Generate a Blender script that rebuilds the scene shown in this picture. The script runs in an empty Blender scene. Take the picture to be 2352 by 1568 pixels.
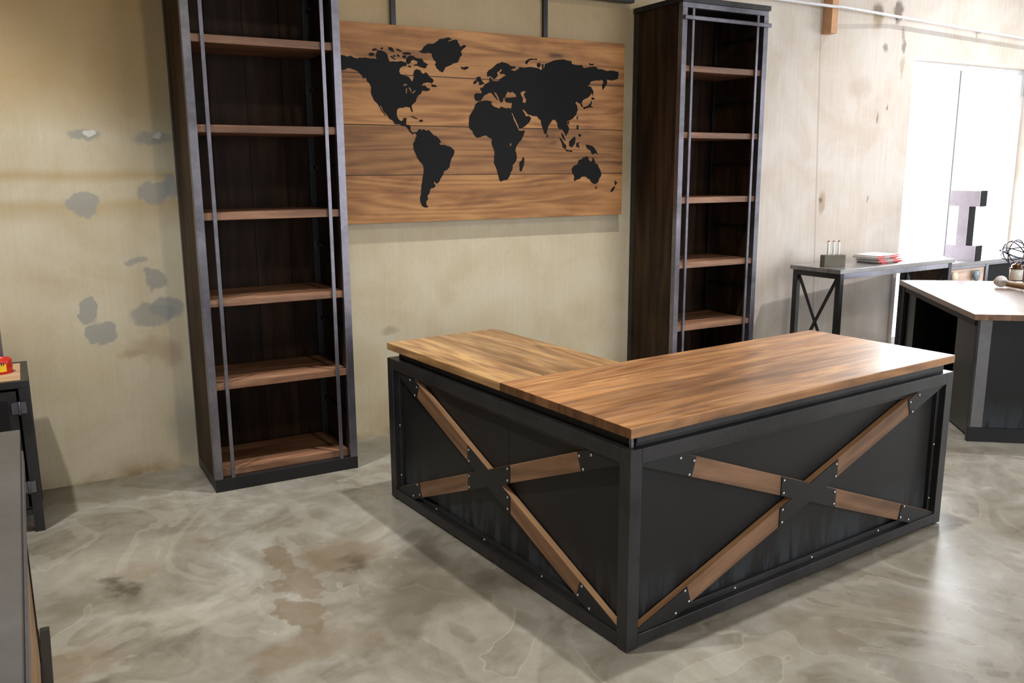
import bpy, bmesh, math, random
from mathutils import Vector, Matrix
from mathutils.geometry import tessellate_polygon
random.seed(7)
C = bpy.context.scene.collection
SC = bpy.context.scene

# ------------------------------------------------------------------ camera
cam_d = bpy.data.cameras.new('camera')
cam = bpy.data.objects.new('camera', cam_d); C.objects.link(cam)
SC.camera = cam
CX, CY, CZ, YAW, PITCH, ROLL, FPX = 1.0454, -4.6698, 1.5433, 0.5148, -0.1962, -0.0058, 1970.94
fw = Vector((math.sin(YAW)*math.cos(PITCH), math.cos(YAW)*math.cos(PITCH), math.sin(PITCH)))
rt = Vector((math.cos(YAW), -math.sin(YAW), 0)); up = rt.cross(fw)
r2 = math.cos(ROLL)*rt + math.sin(ROLL)*up; u2 = -math.sin(ROLL)*rt + math.cos(ROLL)*up
cam.matrix_world = Matrix(((r2.x, u2.x, -fw.x, CX), (r2.y, u2.y, -fw.y, CY), (r2.z, u2.z, -fw.z, CZ), (0, 0, 0, 1)))
cam_d.sensor_width = 36; cam_d.lens = FPX*36/2352; cam_d.clip_start = 0.05; cam_d.clip_end = 200

# ------------------------------------------------------------------ world, lights, exposure
w = bpy.data.worlds.new('world'); SC.world = w; w.use_nodes = True
bg = w.node_tree.nodes['Background']; bg.inputs[0].default_value = (0.90, 0.96, 1.0, 1); bg.inputs[1].default_value = 5.0

def area(name, loc, aim, sx, sy, power, col, shape='RECTANGLE', spread=180):
    d = bpy.data.lights.new(name, 'AREA'); d.shape = shape; d.size = sx; d.size_y = sy
    d.energy = power; d.color = col; d.spread = math.radians(spread)
    o = bpy.data.objects.new(name, d); C.objects.link(o); o.location = loc
    o.rotation_euler = (Vector(aim)-Vector(loc)).to_track_quat('-Z', 'Y').to_euler()
    return o
DAY = (0.88, 0.94, 1.0); WARM = (1.0, 0.86, 0.66)
area('daylight_right_windows', (10.95, -3.3, 1.9), (0, -2.6, 1.2), 2.6, 2.8, 150, DAY)
area('daylight_rear_door', (-0.6, -9.9, 1.6), (1.5, 0, 1.0), 4.0, 2.6, 22, DAY)
area('added_right_fill', (8.0, -9.9, 1.8), (7.5, 0, 1.2), 4.6, 3.0, 125, (0.95, 0.94, 1.0), spread=110)  # added unseen area light to brighten the right wall and bookcase posts
area('daylight_glazed_opening', (8.3, 0.32, 1.3), (8.0, -3, 0.6), 1.6, 2.2, 420, DAY, spread=148)
area('ceiling_lamp_light', (2.9, -6.4, 5.3), (2.8, -1.0, 0.6), 0.30, 0.30, 95, (1.0, .86, .66), 'DISK')
def bay(loc, watts, col, cone, blend):
    sp = bpy.data.lights.new('high_bay_light', 'SPOT'); sp.energy = watts; sp.color = col; sp.spot_size = math.radians(cone); sp.spot_blend = blend; sp.shadow_soft_size = 0.07
    so = bpy.data.objects.new('high_bay_light', sp); C.objects.link(so); so.location = loc
bay((0.1, -1.7, 5.2), 880, (1.0, 0.98, 0.93), 70, 0.30)
bay((3.65, -2.1, 5.3), 950, (1.0, 0.98, 0.93), 66, 0.45)
bay((8.0, -2.1, 5.3), 900, (1.0, 0.96, 0.98), 95, 0.5)

SC.view_settings.view_transform = 'Standard'; SC.view_settings.look = 'None'
SC.view_settings.exposure = -0.55; SC.view_settings.gamma = 1.0
SC.view_settings.use_curve_mapping = False
SC.cycles.use_denoising = True
SC.cycles.use_adaptive_sampling = True; SC.cycles.adaptive_threshold = 0.02
SC.cycles.max_bounces = 8; SC.cycles.diffuse_bounces = 3; SC.cycles.glossy_bounces = 4
SC.cycles.transmission_bounces = 8; SC.cycles.transparent_max_bounces = 16
SC.cycles.sample_clamp_indirect = 6.0
SC.cycles.caustics_reflective = False; SC.cycles.caustics_refractive = False

# ------------------------------------------------------------------ node helpers
class NT:
    def __init__(s, name):
        s.m = bpy.data.materials.new(name); s.m.use_nodes = True
        s.t = s.m.node_tree; s.b = s.t.nodes['Principled BSDF']
        s.tc = s.t.nodes.new('ShaderNodeTexCoord')
    def n(s, typ, **k):
        x = s.t.nodes.new(typ)
        for a, v in k.items(): setattr(x, a, v)
        return x
    def l(s, a, b): s.t.links.new(a, b)
    def put(s, sock, v):
        if hasattr(v, 'is_linked') or isinstance(v, bpy.types.NodeSocket): s.l(v, sock)
        else: sock.default_value = v
    def math(s, op, a, b=0.0, c=None, clamp=False):
        x = s.n('ShaderNodeMath', operation=op, use_clamp=clamp)
        s.put(x.inputs[0], a); s.put(x.inputs[1], b)
        if c is not None: s.put(x.inputs[2], c)
        return x.outputs[0]
    def vmath(s, op, a, b=(0, 0, 0)):
        x = s.n('ShaderNodeVectorMath', operation=op)
        s.put(x.inputs[0], a); s.put(x.inputs[1], b)
        return x.outputs['Value'] if op in ('LENGTH', 'DISTANCE', 'DOT_PRODUCT') else x.outputs[0]
    def noise(s, vec, scale=5, detail=4, rough=0.5, dist=0.0, color=False):
        x = s.n('ShaderNodeTexNoise'); s.put(x.inputs['Vector'], vec)
        x.inputs['Scale'].default_value = scale; x.inputs['Detail'].default_value = detail
        x.inputs['Roughness'].default_value = rough; x.inputs['Distortion'].default_value = dist
        return x.outputs['Color'] if color else x.outputs['Fac']
    def ramp(s, fac, stops, interp='LINEAR'):
        x = s.n('ShaderNodeValToRGB'); x.color_ramp.interpolation = interp
        e = x.color_ramp.elements
        while len(e) < len(stops): e.new(0.5)
        for i, (p, c) in enumerate(stops):
            e[i].position = p
            e[i].color = (c, c, c, 1) if isinstance(c, (int, float)) else (*c[:3], 1)
        s.l(fac, x.inputs[0]); return x.outputs[0]
    def mix(s, fac, a, b, mode='MIX'):
        x = s.n('ShaderNodeMix', data_type='RGBA', blend_type=mode)
        s.put(x.inputs['Factor'], fac)
        for i, v in ((6, a), (7, b)):
            if isinstance(v, tuple): x.inputs[i].default_value = (*v[:3], 1)
            else: s.l(v, x.inputs[i])
        return x.outputs[2]
    def bump(s, h, strength=0.2, dist=0.01):
        x = s.n('ShaderNodeBump'); x.inputs['Strength'].default_value = strength
        x.inputs['Distance'].default_value = dist; s.l(h, x.inputs['Height'])
        s.l(x.outputs[0], s.b.inputs['Normal'])
    def sep(s, v):
        x = s.n('ShaderNodeSeparateXYZ'); s.l(v, x.inputs[0]); return x.outputs
    def comb(s, a, b, c):
        x = s.n('ShaderNodeCombineXYZ')
        for i, v in enumerate((a, b, c)): s.put(x.inputs[i], v)
        return x.outputs[0]
    def set(s, col=None, rough=None, metal=None, spec=None, coat=None):
        if col is not None:
            if isinstance(col, tuple): s.b.inputs['Base Color'].default_value = (*col[:3], 1)
            else: s.l(col, s.b.inputs['Base Color'])
        if rough is not None: s.put(s.b.inputs['Roughness'], rough)
        if metal is not None: s.b.inputs['Metallic'].default_value = metal
        if spec is not None: s.b.inputs['Specular IOR Level'].default_value = spec
        if coat is not None: s.b.inputs['Coat Weight'].default_value = coat

def srgb(r, g, b):
    f = lambda c: (c/255/12.92) if c/255 <= 0.04045 else ((c/255+0.055)/1.055)**2.4
    return (f(r), f(g), f(b))

def wood(name, light, mid, dark, axis='X', cross='Y', pw=0.19, rough=0.38, seam=1.0, ring=9.0, knots=1.0, off=0.0, coat=0.0, wash=None, spec=0.5, rc=1.0):
    """axis = grain direction, cross = direction across the planks (object space)"""
    t = NT(name); o = t.sep(t.tc.outputs['Object']); I = {'X': 0, 'Y': 1, 'Z': 2}
    third = [k for k in 'XYZ' if k not in (axis, cross)][0]
    a, c, d = o[I[axis]], o[I[cross]], o[I[third]]
    q = t.math('DIVIDE', t.math('ADD', c, off), pw); idx = t.math('FLOOR', q)
    sh = t.math('MULTIPLY', idx, 7.31)
    av = t.math('ADD', a, sh)
    lowv = t.comb(t.math('MULTIPLY', av, 0.55), t.math('ADD', t.math('MULTIPLY', c, 6.0), sh), t.math('MULTIPLY', d, 6.0))
    low = t.noise(lowv, 1.2, 2, 0.4, 0.15)
    rings = t.math('SINE', t.math('MULTIPLY', low, ring*6.283))
    rings = t.math('MULTIPLY_ADD', rings, 0.5, 0.5)
    fine = t.noise(t.comb(t.math('MULTIPLY', av, 2.0), t.math('MULTIPLY', c, 60.0), t.math('MULTIPLY', d, 60.0)), 1.6, 5, 0.6, 0.3)
    blot = t.noise(t.comb(t.math('MULTIPLY', av, 1.0), t.math('MULTIPLY', t.math('ADD', c, sh), 5.0), t.math('MULTIPLY', d, 5.0)), 1.7, 5, 0.62, 1.0)
    f = t.math('ADD', t.math('MULTIPLY', rings, 0.15*rc), t.math('ADD', t.math('MULTIPLY', fine, 0.34), t.math('MULTIPLY', blot, 0.80)))
    col = t.ramp(f, [(0.34, dark), (0.58, mid), (0.86, light)])
    # tone of each plank
    wn = t.n('ShaderNodeTexWhiteNoise', noise_dimensions='1D'); t.l(idx, wn.inputs['W'])
    tone = t.math('MULTIPLY_ADD', wn.outputs['Value'], 0.42, 0.78)
    col = t.mix(1.0, col, t.comb(tone, tone, tone), 'MULTIPLY')
    # knots
    kv = t.comb(t.math('MULTIPLY', av, 1.5), t.math('MULTIPLY', c, 4.3), t.math('MULTIPLY', d, 2.0))
    wv = t.vmath('SCALE', t.noise(kv, 3, 2, color=True)); wv.node.inputs['Scale'].default_value = 0.16
    kv = t.vmath('ADD', kv, wv)
    vo = t.n('ShaderNodeTexVoronoi'); t.l(kv, vo.inputs['Vector']); vo.inputs['Scale'].default_value = 1.0
    sel = t.math('GREATER_THAN', t.sep(vo.outputs['Color'])[0], 0.35)
    dist = t.math('ADD', vo.outputs['Distance'], t.math('MULTIPLY', t.noise(kv, 7, 2), 0.08))
    kn = t.math('MULTIPLY', t.ramp(dist, [(0.085, 1.0), (0.15, 0.25), (0.26, 0.0)]), sel)
    col = t.mix(t.math('MULTIPLY', kn, 0.8*knots), col, tuple(x*0.55 for x in dark))
    # grey streaky wash / stain pooling
    if wash:
        sm = t.ramp(t.noise(t.comb(t.math('MULTIPLY', av, 1.0), t.math('MULTIPLY', c, 9.0), d), 2.3, 5, 0.65, 0.8), [(0.50, 0.0), (0.72, 1.0)])
        col = t.mix(t.math('MULTIPLY', sm, wash[3]), col, wash[:3])
    # seams
    fr = t.math('ABSOLUTE', t.math('SUBTRACT', t.math('FRACT', q), 0.5))
    sl = t.ramp(fr, [(0.5-0.0035/pw, 0.0), (0.5-0.0012/pw, 1.0)])
    col = t.mix(t.math('MULTIPLY', sl, seam), col, tuple(x*0.2 for x in dark))
    t.set(col, t.math('MULTIPLY_ADD', fine, 0.25, rough-0.1), 0.0, spec, coat)
    if coat: t.b.inputs['Coat Roughness'].default_value = 0.16
    hgt = t.math('SUBTRACT', t.math('MULTIPLY', fine, 0.25), t.math('MULTIPLY', sl, seam))
    t.bump(hgt, 0.35, 0.002)
    return t.m

def steel(name, c1, c2, rough=0.38, metal=0.75, scale=3.0, spec=0.5, drips=None):
    t = NT(name); v = t.tc.outputs['Object']
    a = t.noise(v, scale, 5, 0.6, 0.8); b = t.noise(v, scale*14, 3, 0.6)
    f = t.math('ADD', t.math('MULTIPLY', a, 0.75), t.math('MULTIPLY', b, 0.25))
    col = t.ramp(f, [(0.35, c1), (0.65, c2)])
    if drips:
        o = t.sep(v)
        dn = t.noise(t.comb(t.math('MULTIPLY', o[0], 9.0), t.math('MULTIPLY', o[1], 9.0), t.math('MULTIPLY', o[2], 1.6)), 1.6, 4, 0.6, 0.6)
        lowz = t.ramp(o[2], [(0.10, 0.8), (0.26, 0.0)])
        col = t.mix(t.math('MULTIPLY', t.ramp(dn, [(0.46, 0.0), (0.55, 1.0)]), lowz), col, drips)
    t.set(col, t.math('MULTIPLY_ADD', a, 0.25, rough-0.12), metal, spec)
    t.bump(b, 0.08, 0.002)
    return t.m

def plain(name, col, rough=0.5, metal=0.0, spec=0.5, var=0.12, scale=6, emit=0):
    t = NT(name)
    f = t.noise(t.tc.outputs['Object'], scale, 4, 0.6)
    c = t.ramp(f, [(0.3, tuple(x*(1-var) for x in col)), (0.7, tuple(min(1, x*(1+var)) for x in col))])
    t.set(c, rough, metal, spec); return t.m

def blobs(t, v3, base, spots, plane='xz', wobble=0.11, ns=9):
    """painted-on repair patches, stains: (x, y, rx, ry, colour, strength, softness)"""
    n = t.noise(v3, ns, 4, 0.6, color=True)
    wob = t.vmath('SCALE', t.vmath('SUBTRACT', n, (0.5, 0.5, 0.5)), (0, 0, 0)); wob.node.inputs['Scale'].default_value = wobble
    vv = t.sep(t.vmath('ADD', v3, wob)); A = vv[0]; B = vv[2] if plane == 'xz' else vv[1]
    col = base
    for (x, y, rx, ry, c, st, soft) in spots:
        dx = t.math('DIVIDE', t.math('SUBTRACT', A, x), rx); dy = t.math('DIVIDE', t.math('SUBTRACT', B, y), ry)
        r = t.math('SQRT', t.math('ADD', t.math('MULTIPLY', dx, dx), t.math('MULTIPLY', dy, dy)))
        mr = t.n('ShaderNodeMapRange', interpolation_type='SMOOTHSTEP'); t.l(r, mr.inputs[0])
        mr.inputs[1].default_value = 1.0+soft; mr.inputs[2].default_value = max(0.0, 1.0-soft)
        mr.inputs[3].default_value = 0.0; mr.inputs[4].default_value = st
        col = t.mix(mr.outputs[0], col, c)
    return col

# ---- wall
def wall_mat():
    t = NT('cast_concrete_wall'); P = t.tc.outputs['Object']; o = t.sep(P)
    big = t.noise(P, 0.9, 4, 0.55, 0.5)
    col = t.ramp(big, [(0.30, srgb(194, 178, 144)), (0.50, srgb(208, 196, 168)), (0.72, srgb(202, 188, 156))])
    st = t.noise(t.comb(t.math('MULTIPLY', o[0], 26), o[1], t.math('MULTIPLY', o[2], 1.1)), 2.0, 4, 0.65)
    col = t.mix(0.16, col, t.ramp(st, [(0.3, srgb(176, 160, 130)), (0.7, srgb(226, 218, 200))]), 'MIX')
    bl = t.noise(P, 2.3, 5, 0.6, 0.6)
    col = t.mix(0.30, col, t.ramp(bl, [(0.36, srgb(182, 164, 132)), (0.50, srgb(206, 196, 174)), (0.66, srgb(222, 216, 204))]))
    weave = t.noise(t.comb(t.math('MULTIPLY', o[0], 220), o[1], t.math('MULTIPLY', o[2], 30)), 1.0, 2, 0.5)
    col = t.mix(0.10, col, t.ramp(weave, [(0.35, 0.25), (0.65, 0.9)]), 'SOFT_LIGHT')
    # horizontal tan form marks on the left, fading out to the right; uppermost band adds shade to the stain
    wz = t.math('ADD', o[2], t.math('MULTIPLY', t.math('SUBTRACT', t.noise(P, 1.6, 3), 0.5), 0.09))
    leftm = t.ramp(t.math('MULTIPLY', o[0], 0.25), [(0.42, 1.0), (0.72, 0.0)])
    band = t.math('MULTIPLY', t.ramp(t.math('MULTIPLY', wz, 0.4), [(0.52, 0), (0.556, 0.75), (0.572, 0), (0.600, 0), (0.616, 0.9), (0.632, 0.1), (0.690, 0.0), (0.735, 0.65), (0.79, 1.0)]), leftm)
    col = t.mix(t.math('MULTIPLY', band, 0.62), col, srgb(178, 146, 92))
    top_shade_stain = t.math('MULTIPLY', t.ramp(t.math('MULTIPLY', wz, 0.3), [(0.60, 0.0), (0.70, 1.0)]), t.ramp(t.math('MULTIPLY', o[0], 0.1), [(0.47, 1.0), (0.56, 0.0)]))
    col = t.mix(t.math('MULTIPLY', top_shade_stain, 0.6), col, srgb(160, 130, 84))  # tan stain together with the dimness above the lamp cone, as colour
    # right side paler: window brightness put into the wall colour
    rm = t.ramp(t.math('MULTIPLY', o[0], 0.1), [(0.44, 0.0), (0.58, 1.0)])
    pale = t.ramp(st, [(0.25, srgb(204, 192, 180)), (0.75, srgb(222, 216, 212))])
    pale = t.mix(0.35, pale, t.ramp(bl, [(0.36, srgb(196, 178, 158)), (0.62, srgb(228, 222, 218))]))
    col = t.mix(t.math('MULTIPLY', rm, 0.85), col, pale)
    # mottled brown line above the floor
    base = t.math('MULTIPLY', t.ramp(wz, [(0.0, 1.0), (0.06, 0.35), (0.13, 0.0)]), t.ramp(t.noise(P, 6, 4), [(0.40, 0.1), (0.62, 1.0)]))
    col = t.mix(t.math('MULTIPLY', base, 0.8), col, srgb(140, 112, 72))
    # panel joint
    g = t.math('ABSOLUTE', t.math('SUBTRACT', o[0], t.math('MULTIPLY_ADD', o[2], -0.05, 6.45)))
    jm = t.ramp(g, [(0.004, 1.0), (0.012, 0.0)])
    col = t.mix(t.math('MULTIPLY', jm, 0.45), col, srgb(150, 140, 128))
    G = srgb(160, 159, 152); G2 = srgb(152, 153, 151); W = srgb(222, 222, 216); D = srgb(96, 80, 66); T = srgb(170, 150, 124)
    col = blobs(t, P, col, [
        (1.316, 1.400, 0.068, 0.058, G, 0.85, 0.12), (1.632, 1.452, 0.075, 0.052, G, 0.8, 0.14), (1.715, 1.478, 0.050, 0.062, G2, 0.8, 0.14),
        (1.523, 1.109, 0.052, 0.020, G, 0.75, 0.25), (1.607, 1.014, 0.055, 0.050, G, 0.85, 0.15), (1.285, 0.880, 0.042, 0.060, G, 0.85, 0.12),
        (1.331, 0.764, 0.066, 0.058, G, 0.85, 0.12), (1.575, 0.835, 0.100, 0.060, G, 0.8, 0.15), (1.650, 0.868, 0.085, 0.060, G2, 0.8, 0.2),
        (1.345, 1.722, 0.062, 0.030, G2, 0.7, 0.3), (1.640, 1.712, 0.075, 0.034, G2, 0.7, 0.3),
        (1.369, 1.733, 0.022, 0.020, W, 1.0, 0.2), (1.661, 1.733, 0.018, 0.016, W, 0.8, 0.3),
        (1.700, 0.231, 0.08, 0.16, G2, 0.45, 0.5), (1.56, 0.66, 0.10, 0.05, T, 0.5, 0.6), (1.66, 0.62, 0.05, 0.07, T, 0.6, 0.5),
        (1.46, 0.64, 0.05, 0.025, T, 0.6, 0.6),
        (6.941, 2.724, 0.055, 0.075, D, 0.75, 0.45), (7.179, 2.753, 0.055, 0.08, D, 0.75, 0.4), (6.95, 2.66, 0.05, 0.05, T, 0.7, 0.5),
        (6.448, 1.289, 0.035, 0.070, T, 0.8, 0.4), (6.44, 1.30, 0.016, 0.02, D, 0.7, 0.5),
        (7.259, 2.580, 0.022, 0.05, D, 0.5, 0.6), (7.271, 2.488, 0.020, 0.05, D, 0.6, 0.5), (7.063, 2.469, 0.03, 0.03, D, 0.6, 0.5), (7.27, 2.33, 0.02, 0.07, T, 0.6, 0.6),
        (6.80, 2.16, 0.12, 0.07, T, 0.35, 0.7), (7.13, 2.02, 0.012, 0.03, D, 0.7, 0.5), (7.03, 1.94, 0.010, 0.05, D, 0.6, 0.5), (6.98, 1.30, 0.012, 0.03, D, 0.6, 0.5),
        (4.30, 2.50, 0.03, 0.03, T, 0.7, 0.5), (2.86, 0.62, 0.05, 0.018, D, 0.35, 0.6), (3.30, 0.17, 0.06, 0.03, T, 0.6, 0.6),
    ])
    t.set(col, 0.82, 0, 0.3)
    pit = t.ramp(t.noise(P, 60, 2), [(0.30, 0.0), (0.36, 1.0)])
    h = t.math('ADD', t.math('MULTIPLY', st, 0.15), t.math('ADD', t.math('MULTIPLY', pit, 0.5), t.math('MULTIPLY', weave, 0.25)))
    t.bump(h, 0.25, 0.004)
    return t.m

def floor_mat():
    t = NT('polished_concrete_floor'); P = t.tc.outputs['Object']
    n1 = t.noise(P, 0.9, 6, 0.62, 1.1); n2 = t.noise(P, 2.6, 7, 0.66, 1.6); n3 = t.noise(P, 11, 5, 0.7, 1.0)
    f = t.math('ADD', t.math('MULTIPLY', n1, 0.45), t.math('ADD', t.math('MULTIPLY', n2, 0.42), t.math('MULTIPLY', n3, 0.13)))
    col = t.ramp(f, [(0.36, srgb(104, 97, 86)), (0.45, srgb(130, 123, 111)), (0.54, srgb(148, 143, 133)), (0.64, srgb(172, 168, 161))])
    # trowel plates with crisp curved borders
    n4 = t.noise(P, 1.15, 3, 0.5, 2.2)
    plate = t.ramp(n4, [(0.470, 0.0), (0.478, 1.0), (0.545, 1.0), (0.553, 0.0)])
    col = t.mix(t.math('MULTIPLY', plate, 0.28), col, srgb(172, 166, 155))
    edge = t.ramp(n4, [(0.472, 0.0), (0.476, 1.0), (0.480, 0.0)])
    col = t.mix(t.math('MULTIPLY', edge, 0.30), col, srgb(205, 198, 184))
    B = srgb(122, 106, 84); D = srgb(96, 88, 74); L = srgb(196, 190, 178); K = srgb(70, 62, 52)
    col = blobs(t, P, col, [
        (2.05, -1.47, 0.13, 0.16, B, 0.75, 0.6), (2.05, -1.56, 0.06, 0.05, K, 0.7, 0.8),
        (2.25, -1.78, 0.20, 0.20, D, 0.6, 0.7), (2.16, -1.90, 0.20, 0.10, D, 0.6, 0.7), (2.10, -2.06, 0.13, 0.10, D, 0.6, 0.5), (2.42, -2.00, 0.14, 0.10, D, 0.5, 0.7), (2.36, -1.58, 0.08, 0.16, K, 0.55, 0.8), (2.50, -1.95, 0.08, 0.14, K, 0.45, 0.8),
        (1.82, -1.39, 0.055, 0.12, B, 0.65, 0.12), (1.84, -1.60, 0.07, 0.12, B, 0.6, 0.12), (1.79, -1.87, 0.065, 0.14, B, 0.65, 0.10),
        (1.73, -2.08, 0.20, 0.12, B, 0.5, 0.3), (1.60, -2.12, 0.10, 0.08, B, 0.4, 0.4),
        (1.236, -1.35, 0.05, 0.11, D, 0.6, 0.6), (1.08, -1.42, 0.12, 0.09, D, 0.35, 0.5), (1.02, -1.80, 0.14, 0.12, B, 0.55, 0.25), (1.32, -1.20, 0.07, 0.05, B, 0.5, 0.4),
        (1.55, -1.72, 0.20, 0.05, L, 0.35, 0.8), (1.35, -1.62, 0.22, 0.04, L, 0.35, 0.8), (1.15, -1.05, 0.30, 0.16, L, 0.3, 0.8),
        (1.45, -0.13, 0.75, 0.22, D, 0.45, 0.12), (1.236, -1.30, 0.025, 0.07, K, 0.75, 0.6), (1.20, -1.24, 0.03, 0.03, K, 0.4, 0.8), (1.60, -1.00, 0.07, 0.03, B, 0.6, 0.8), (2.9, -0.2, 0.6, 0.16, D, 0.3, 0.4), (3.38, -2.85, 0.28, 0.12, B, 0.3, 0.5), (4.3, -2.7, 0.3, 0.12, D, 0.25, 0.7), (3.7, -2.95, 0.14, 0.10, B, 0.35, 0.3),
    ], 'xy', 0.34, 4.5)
    sc = t.n('ShaderNodeTexVoronoi', feature='DISTANCE_TO_EDGE'); t.l(t.vmath('ADD', P, t.vmath('MULTIPLY', t.noise(P, 2, 3, color=True), (0.5, 0.5, 0))), sc.inputs['Vector']); sc.inputs['Scale'].default_value = 0.9
    cr = t.ramp(sc.outputs['Distance'], [(0.001, 1.0), (0.006, 0.0)])
    col = t.mix(t.math('MULTIPLY', cr, 0.06), col, srgb(214, 206, 190))
    t.set(col, t.math('MULTIPLY_ADD', n2, 0.25, 0.17), 0.0, 0.42)
    t.bump(t.math('ADD', n2, t.math('MULTIPLY', n3, 0.3)), 0.05, 0.01)
    return t.m

M = {}
M['wall'] = wall_mat(); M['floor'] = floor_mat()
M['plaster'] = plain('painted_block', srgb(176, 168, 150), 0.85)
M['ceil'] = plain('ceiling_deck', srgb(150, 148, 142), 0.8)
GOLD = (srgb(196, 146, 96), srgb(148, 100, 58), srgb(76, 50, 32))
M['top_x'] = wood('stained_pine_top_lengthwise', *GOLD, axis='X', cross='Y', pw=0.184, off=0.006, rough=0.45, wash=(*srgb(112, 90, 82), 0.5), coat=0.30, seam=0.45)
M['top_y'] = wood('stained_pine_return_top', srgb(204, 164, 112), srgb(154, 114, 72), srgb(80, 58, 38), axis='Y', cross='X', pw=0.205, off=0.006, rough=0.42, wash=(*srgb(110, 90, 84), 0.55), coat=0.2, seam=0.4)
M['shaded_end_grain'] = wood('stained_shaded_end_grain', srgb(128, 90, 58), srgb(92, 62, 40), srgb(54, 36, 24), axis='Z', cross='Y', pw=0.184, off=0.006, rough=0.6, seam=0.3, ring=6, spec=0.2)  # end-grain stain, with the shade of the desk edge put into the colour
M['brace'] = wood('walnut_stained_board', srgb(146, 108, 80), srgb(112, 80, 56), srgb(66, 46, 32), axis='X', cross='Z', pw=3.0, rough=0.5, seam=0, ring=5, knots=0.5, off=1.3)
M['brace_edge'] = wood('lit_board_edge', srgb(196, 154, 114), srgb(168, 124, 88), srgb(120, 84, 56), axis='X', cross='Z', pw=3.0, rough=0.6, seam=0, ring=5, knots=0, off=1.3)  # upward edges lightened: window light put into the wood colour
M['board'] = wood('stained_pine_map_boards', srgb(186, 134, 80), srgb(146, 97, 52), srgb(94, 58, 28), axis='X', cross='Z', pw=0.2725, rough=0.55, ring=8, seam=1.0, off=0.007, knots=1.2, rc=1.3)
M['dark_v'] = wood('dark_stained_boards_upright', srgb(56, 38, 26), srgb(38, 25, 17), srgb(20, 14, 10), axis='Z', cross='X', pw=0.185, rough=0.55, ring=5, seam=1.0, spec=0.12)
M['dark_s'] = wood('dark_stained_side_boards', srgb(80, 60, 42), srgb(52, 38, 27), srgb(28, 20, 15), axis='Z', cross='Y', pw=0.22, rough=0.55, ring=5, seam=0.6, spec=0.12)
M['shelf'] = wood('warm_stained_shelf', srgb(182, 138, 108), srgb(130, 90, 66), srgb(76, 50, 34), axis='X', cross='Y', pw=0.235, off=0.10, rough=0.48, ring=6, seam=0.5)
M['steel'] = steel('blackened_steel', srgb(46, 46, 47), srgb(66, 65, 67), 0.40, 0.55)
M['steel_lit'] = steel('lit_steel', srgb(98, 98, 105), srgb(140, 137, 147), 0.33, 0.8)  # lighter copy of the steel, light on front faces put into its colour
M['panel'] = steel('black_sheet_panel', srgb(24, 24, 25), srgb(30, 30, 32), 0.42, 0.0, 1.4, 0.3, drips=srgb(52, 58, 64))
M['plate'] = steel('black_plate', srgb(25, 25, 27), srgb(32, 32, 34), 0.45, 0.0, 3.0, 0.35)
M['bolt'] = plain('zinc_bolt', srgb(190, 190, 192), 0.3, 0.9)
M['ink'] = steel('black_paint', srgb(23, 23, 25), srgb(29, 29, 31), 0.65, 0.0, 6, 0.15)
M['grey_top'] = wood('grey_washed_top', srgb(160, 156, 154), srgb(132, 128, 127), srgb(98, 94, 93), coat=0.7, axis='X', cross='Y', pw=0.15, rough=0.4, ring=6, seam=0.4, knots=0.4)
M['walnut_top'] = wood('brown_desk_top', srgb(150, 110, 82), srgb(112, 78, 56), srgb(70, 46, 32), axis='X', cross='Y', pw=0.12, rough=0.32, ring=6, seam=0.3, off=0.04, coat=1.0)
M['walnut_top'].node_tree.nodes['Principled BSDF'].inputs['Coat IOR'].default_value = 2.0
M['sheet'] = steel('grey_sheet_steel', srgb(98, 98, 100), srgb(122, 121, 124), 0.42, 0.55, 1.6)
M['ply'] = wood('pale_plywood_top', srgb(214, 182, 148), srgb(196, 160, 122), srgb(160, 124, 88), axis='X', cross='Y', pw=2.0, rough=0.6, ring=4, seam=0, knots=0.2)
M['amber'] = wood('amber_panel', srgb(176, 142, 108), srgb(150, 116, 84), srgb(112, 84, 58), axis='Y', cross='Z', pw=2.0, rough=0.6, ring=4, seam=0, knots=0.2)
M['alu'] = plain('white_aluminium', srgb(226, 228, 232), 0.4, 0.0)
M['white'] = plain('white_paint', srgb(232, 232, 236), 0.35)
M['lilac'] = plain('pale_painted_metal', srgb(232, 224, 240), 0.4, 0.2)
M['gblack'] = plain('gloss_black', srgb(22, 24, 24), 0.25)
M['red'] = plain('red_tin', srgb(214, 44, 22), 0.35, var=0.05)
M['yellow'] = plain('yellow_label', srgb(244, 206, 22), 0.5, var=0.04)
M['cork'] = plain('cork', srgb(164, 112, 78), 0.8)
M['olive'] = plain('weathered_block', srgb(112, 108, 92), 0.7, scale=20)
M['orange_wood'] = plain('fresh_lumber', srgb(206, 158, 118), 0.7, scale=12)
M['lumber_dark'] = plain('old_lumber', srgb(96, 60, 40), 0.7)
M['paper'] = plain('white_paper', srgb(236, 232, 228), 0.6, var=0.03)
M['redpaper'] = plain('red_cover', srgb(206, 44, 34), 0.5, var=0.06)
M['greypaper'] = plain('grey_cover', srgb(150, 146, 142), 0.5)
M['bronze'] = plain('dark_bronze', srgb(92, 66, 48), 0.35, 0.8)
M['wire'] = plain('bare_wire', srgb(70, 70, 84), 0.4, 0.5)
M['cand'] = plain('frosted_jar', srgb(232, 236, 226), 0.25)
M['log'] = wood('pale_log', srgb(206, 182, 150), srgb(170, 142, 108), srgb(110, 86, 60), axis='X', cross='Y', pw=5, rough=0.7, seam=0, ring=6, off=2)
M['pinkwood'] = wood('pale_drawer_wood', srgb(226, 198, 180), srgb(200, 168, 148), srgb(160, 128, 108), axis='X', cross='Z', pw=3, rough=0.5, seam=0, off=1)
M['knobl'] = plain('cream_knob', srgb(226, 210, 184), 0.35)
M['knobg'] = plain('grey_knob', srgb(128, 142, 152), 0.35)
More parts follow.
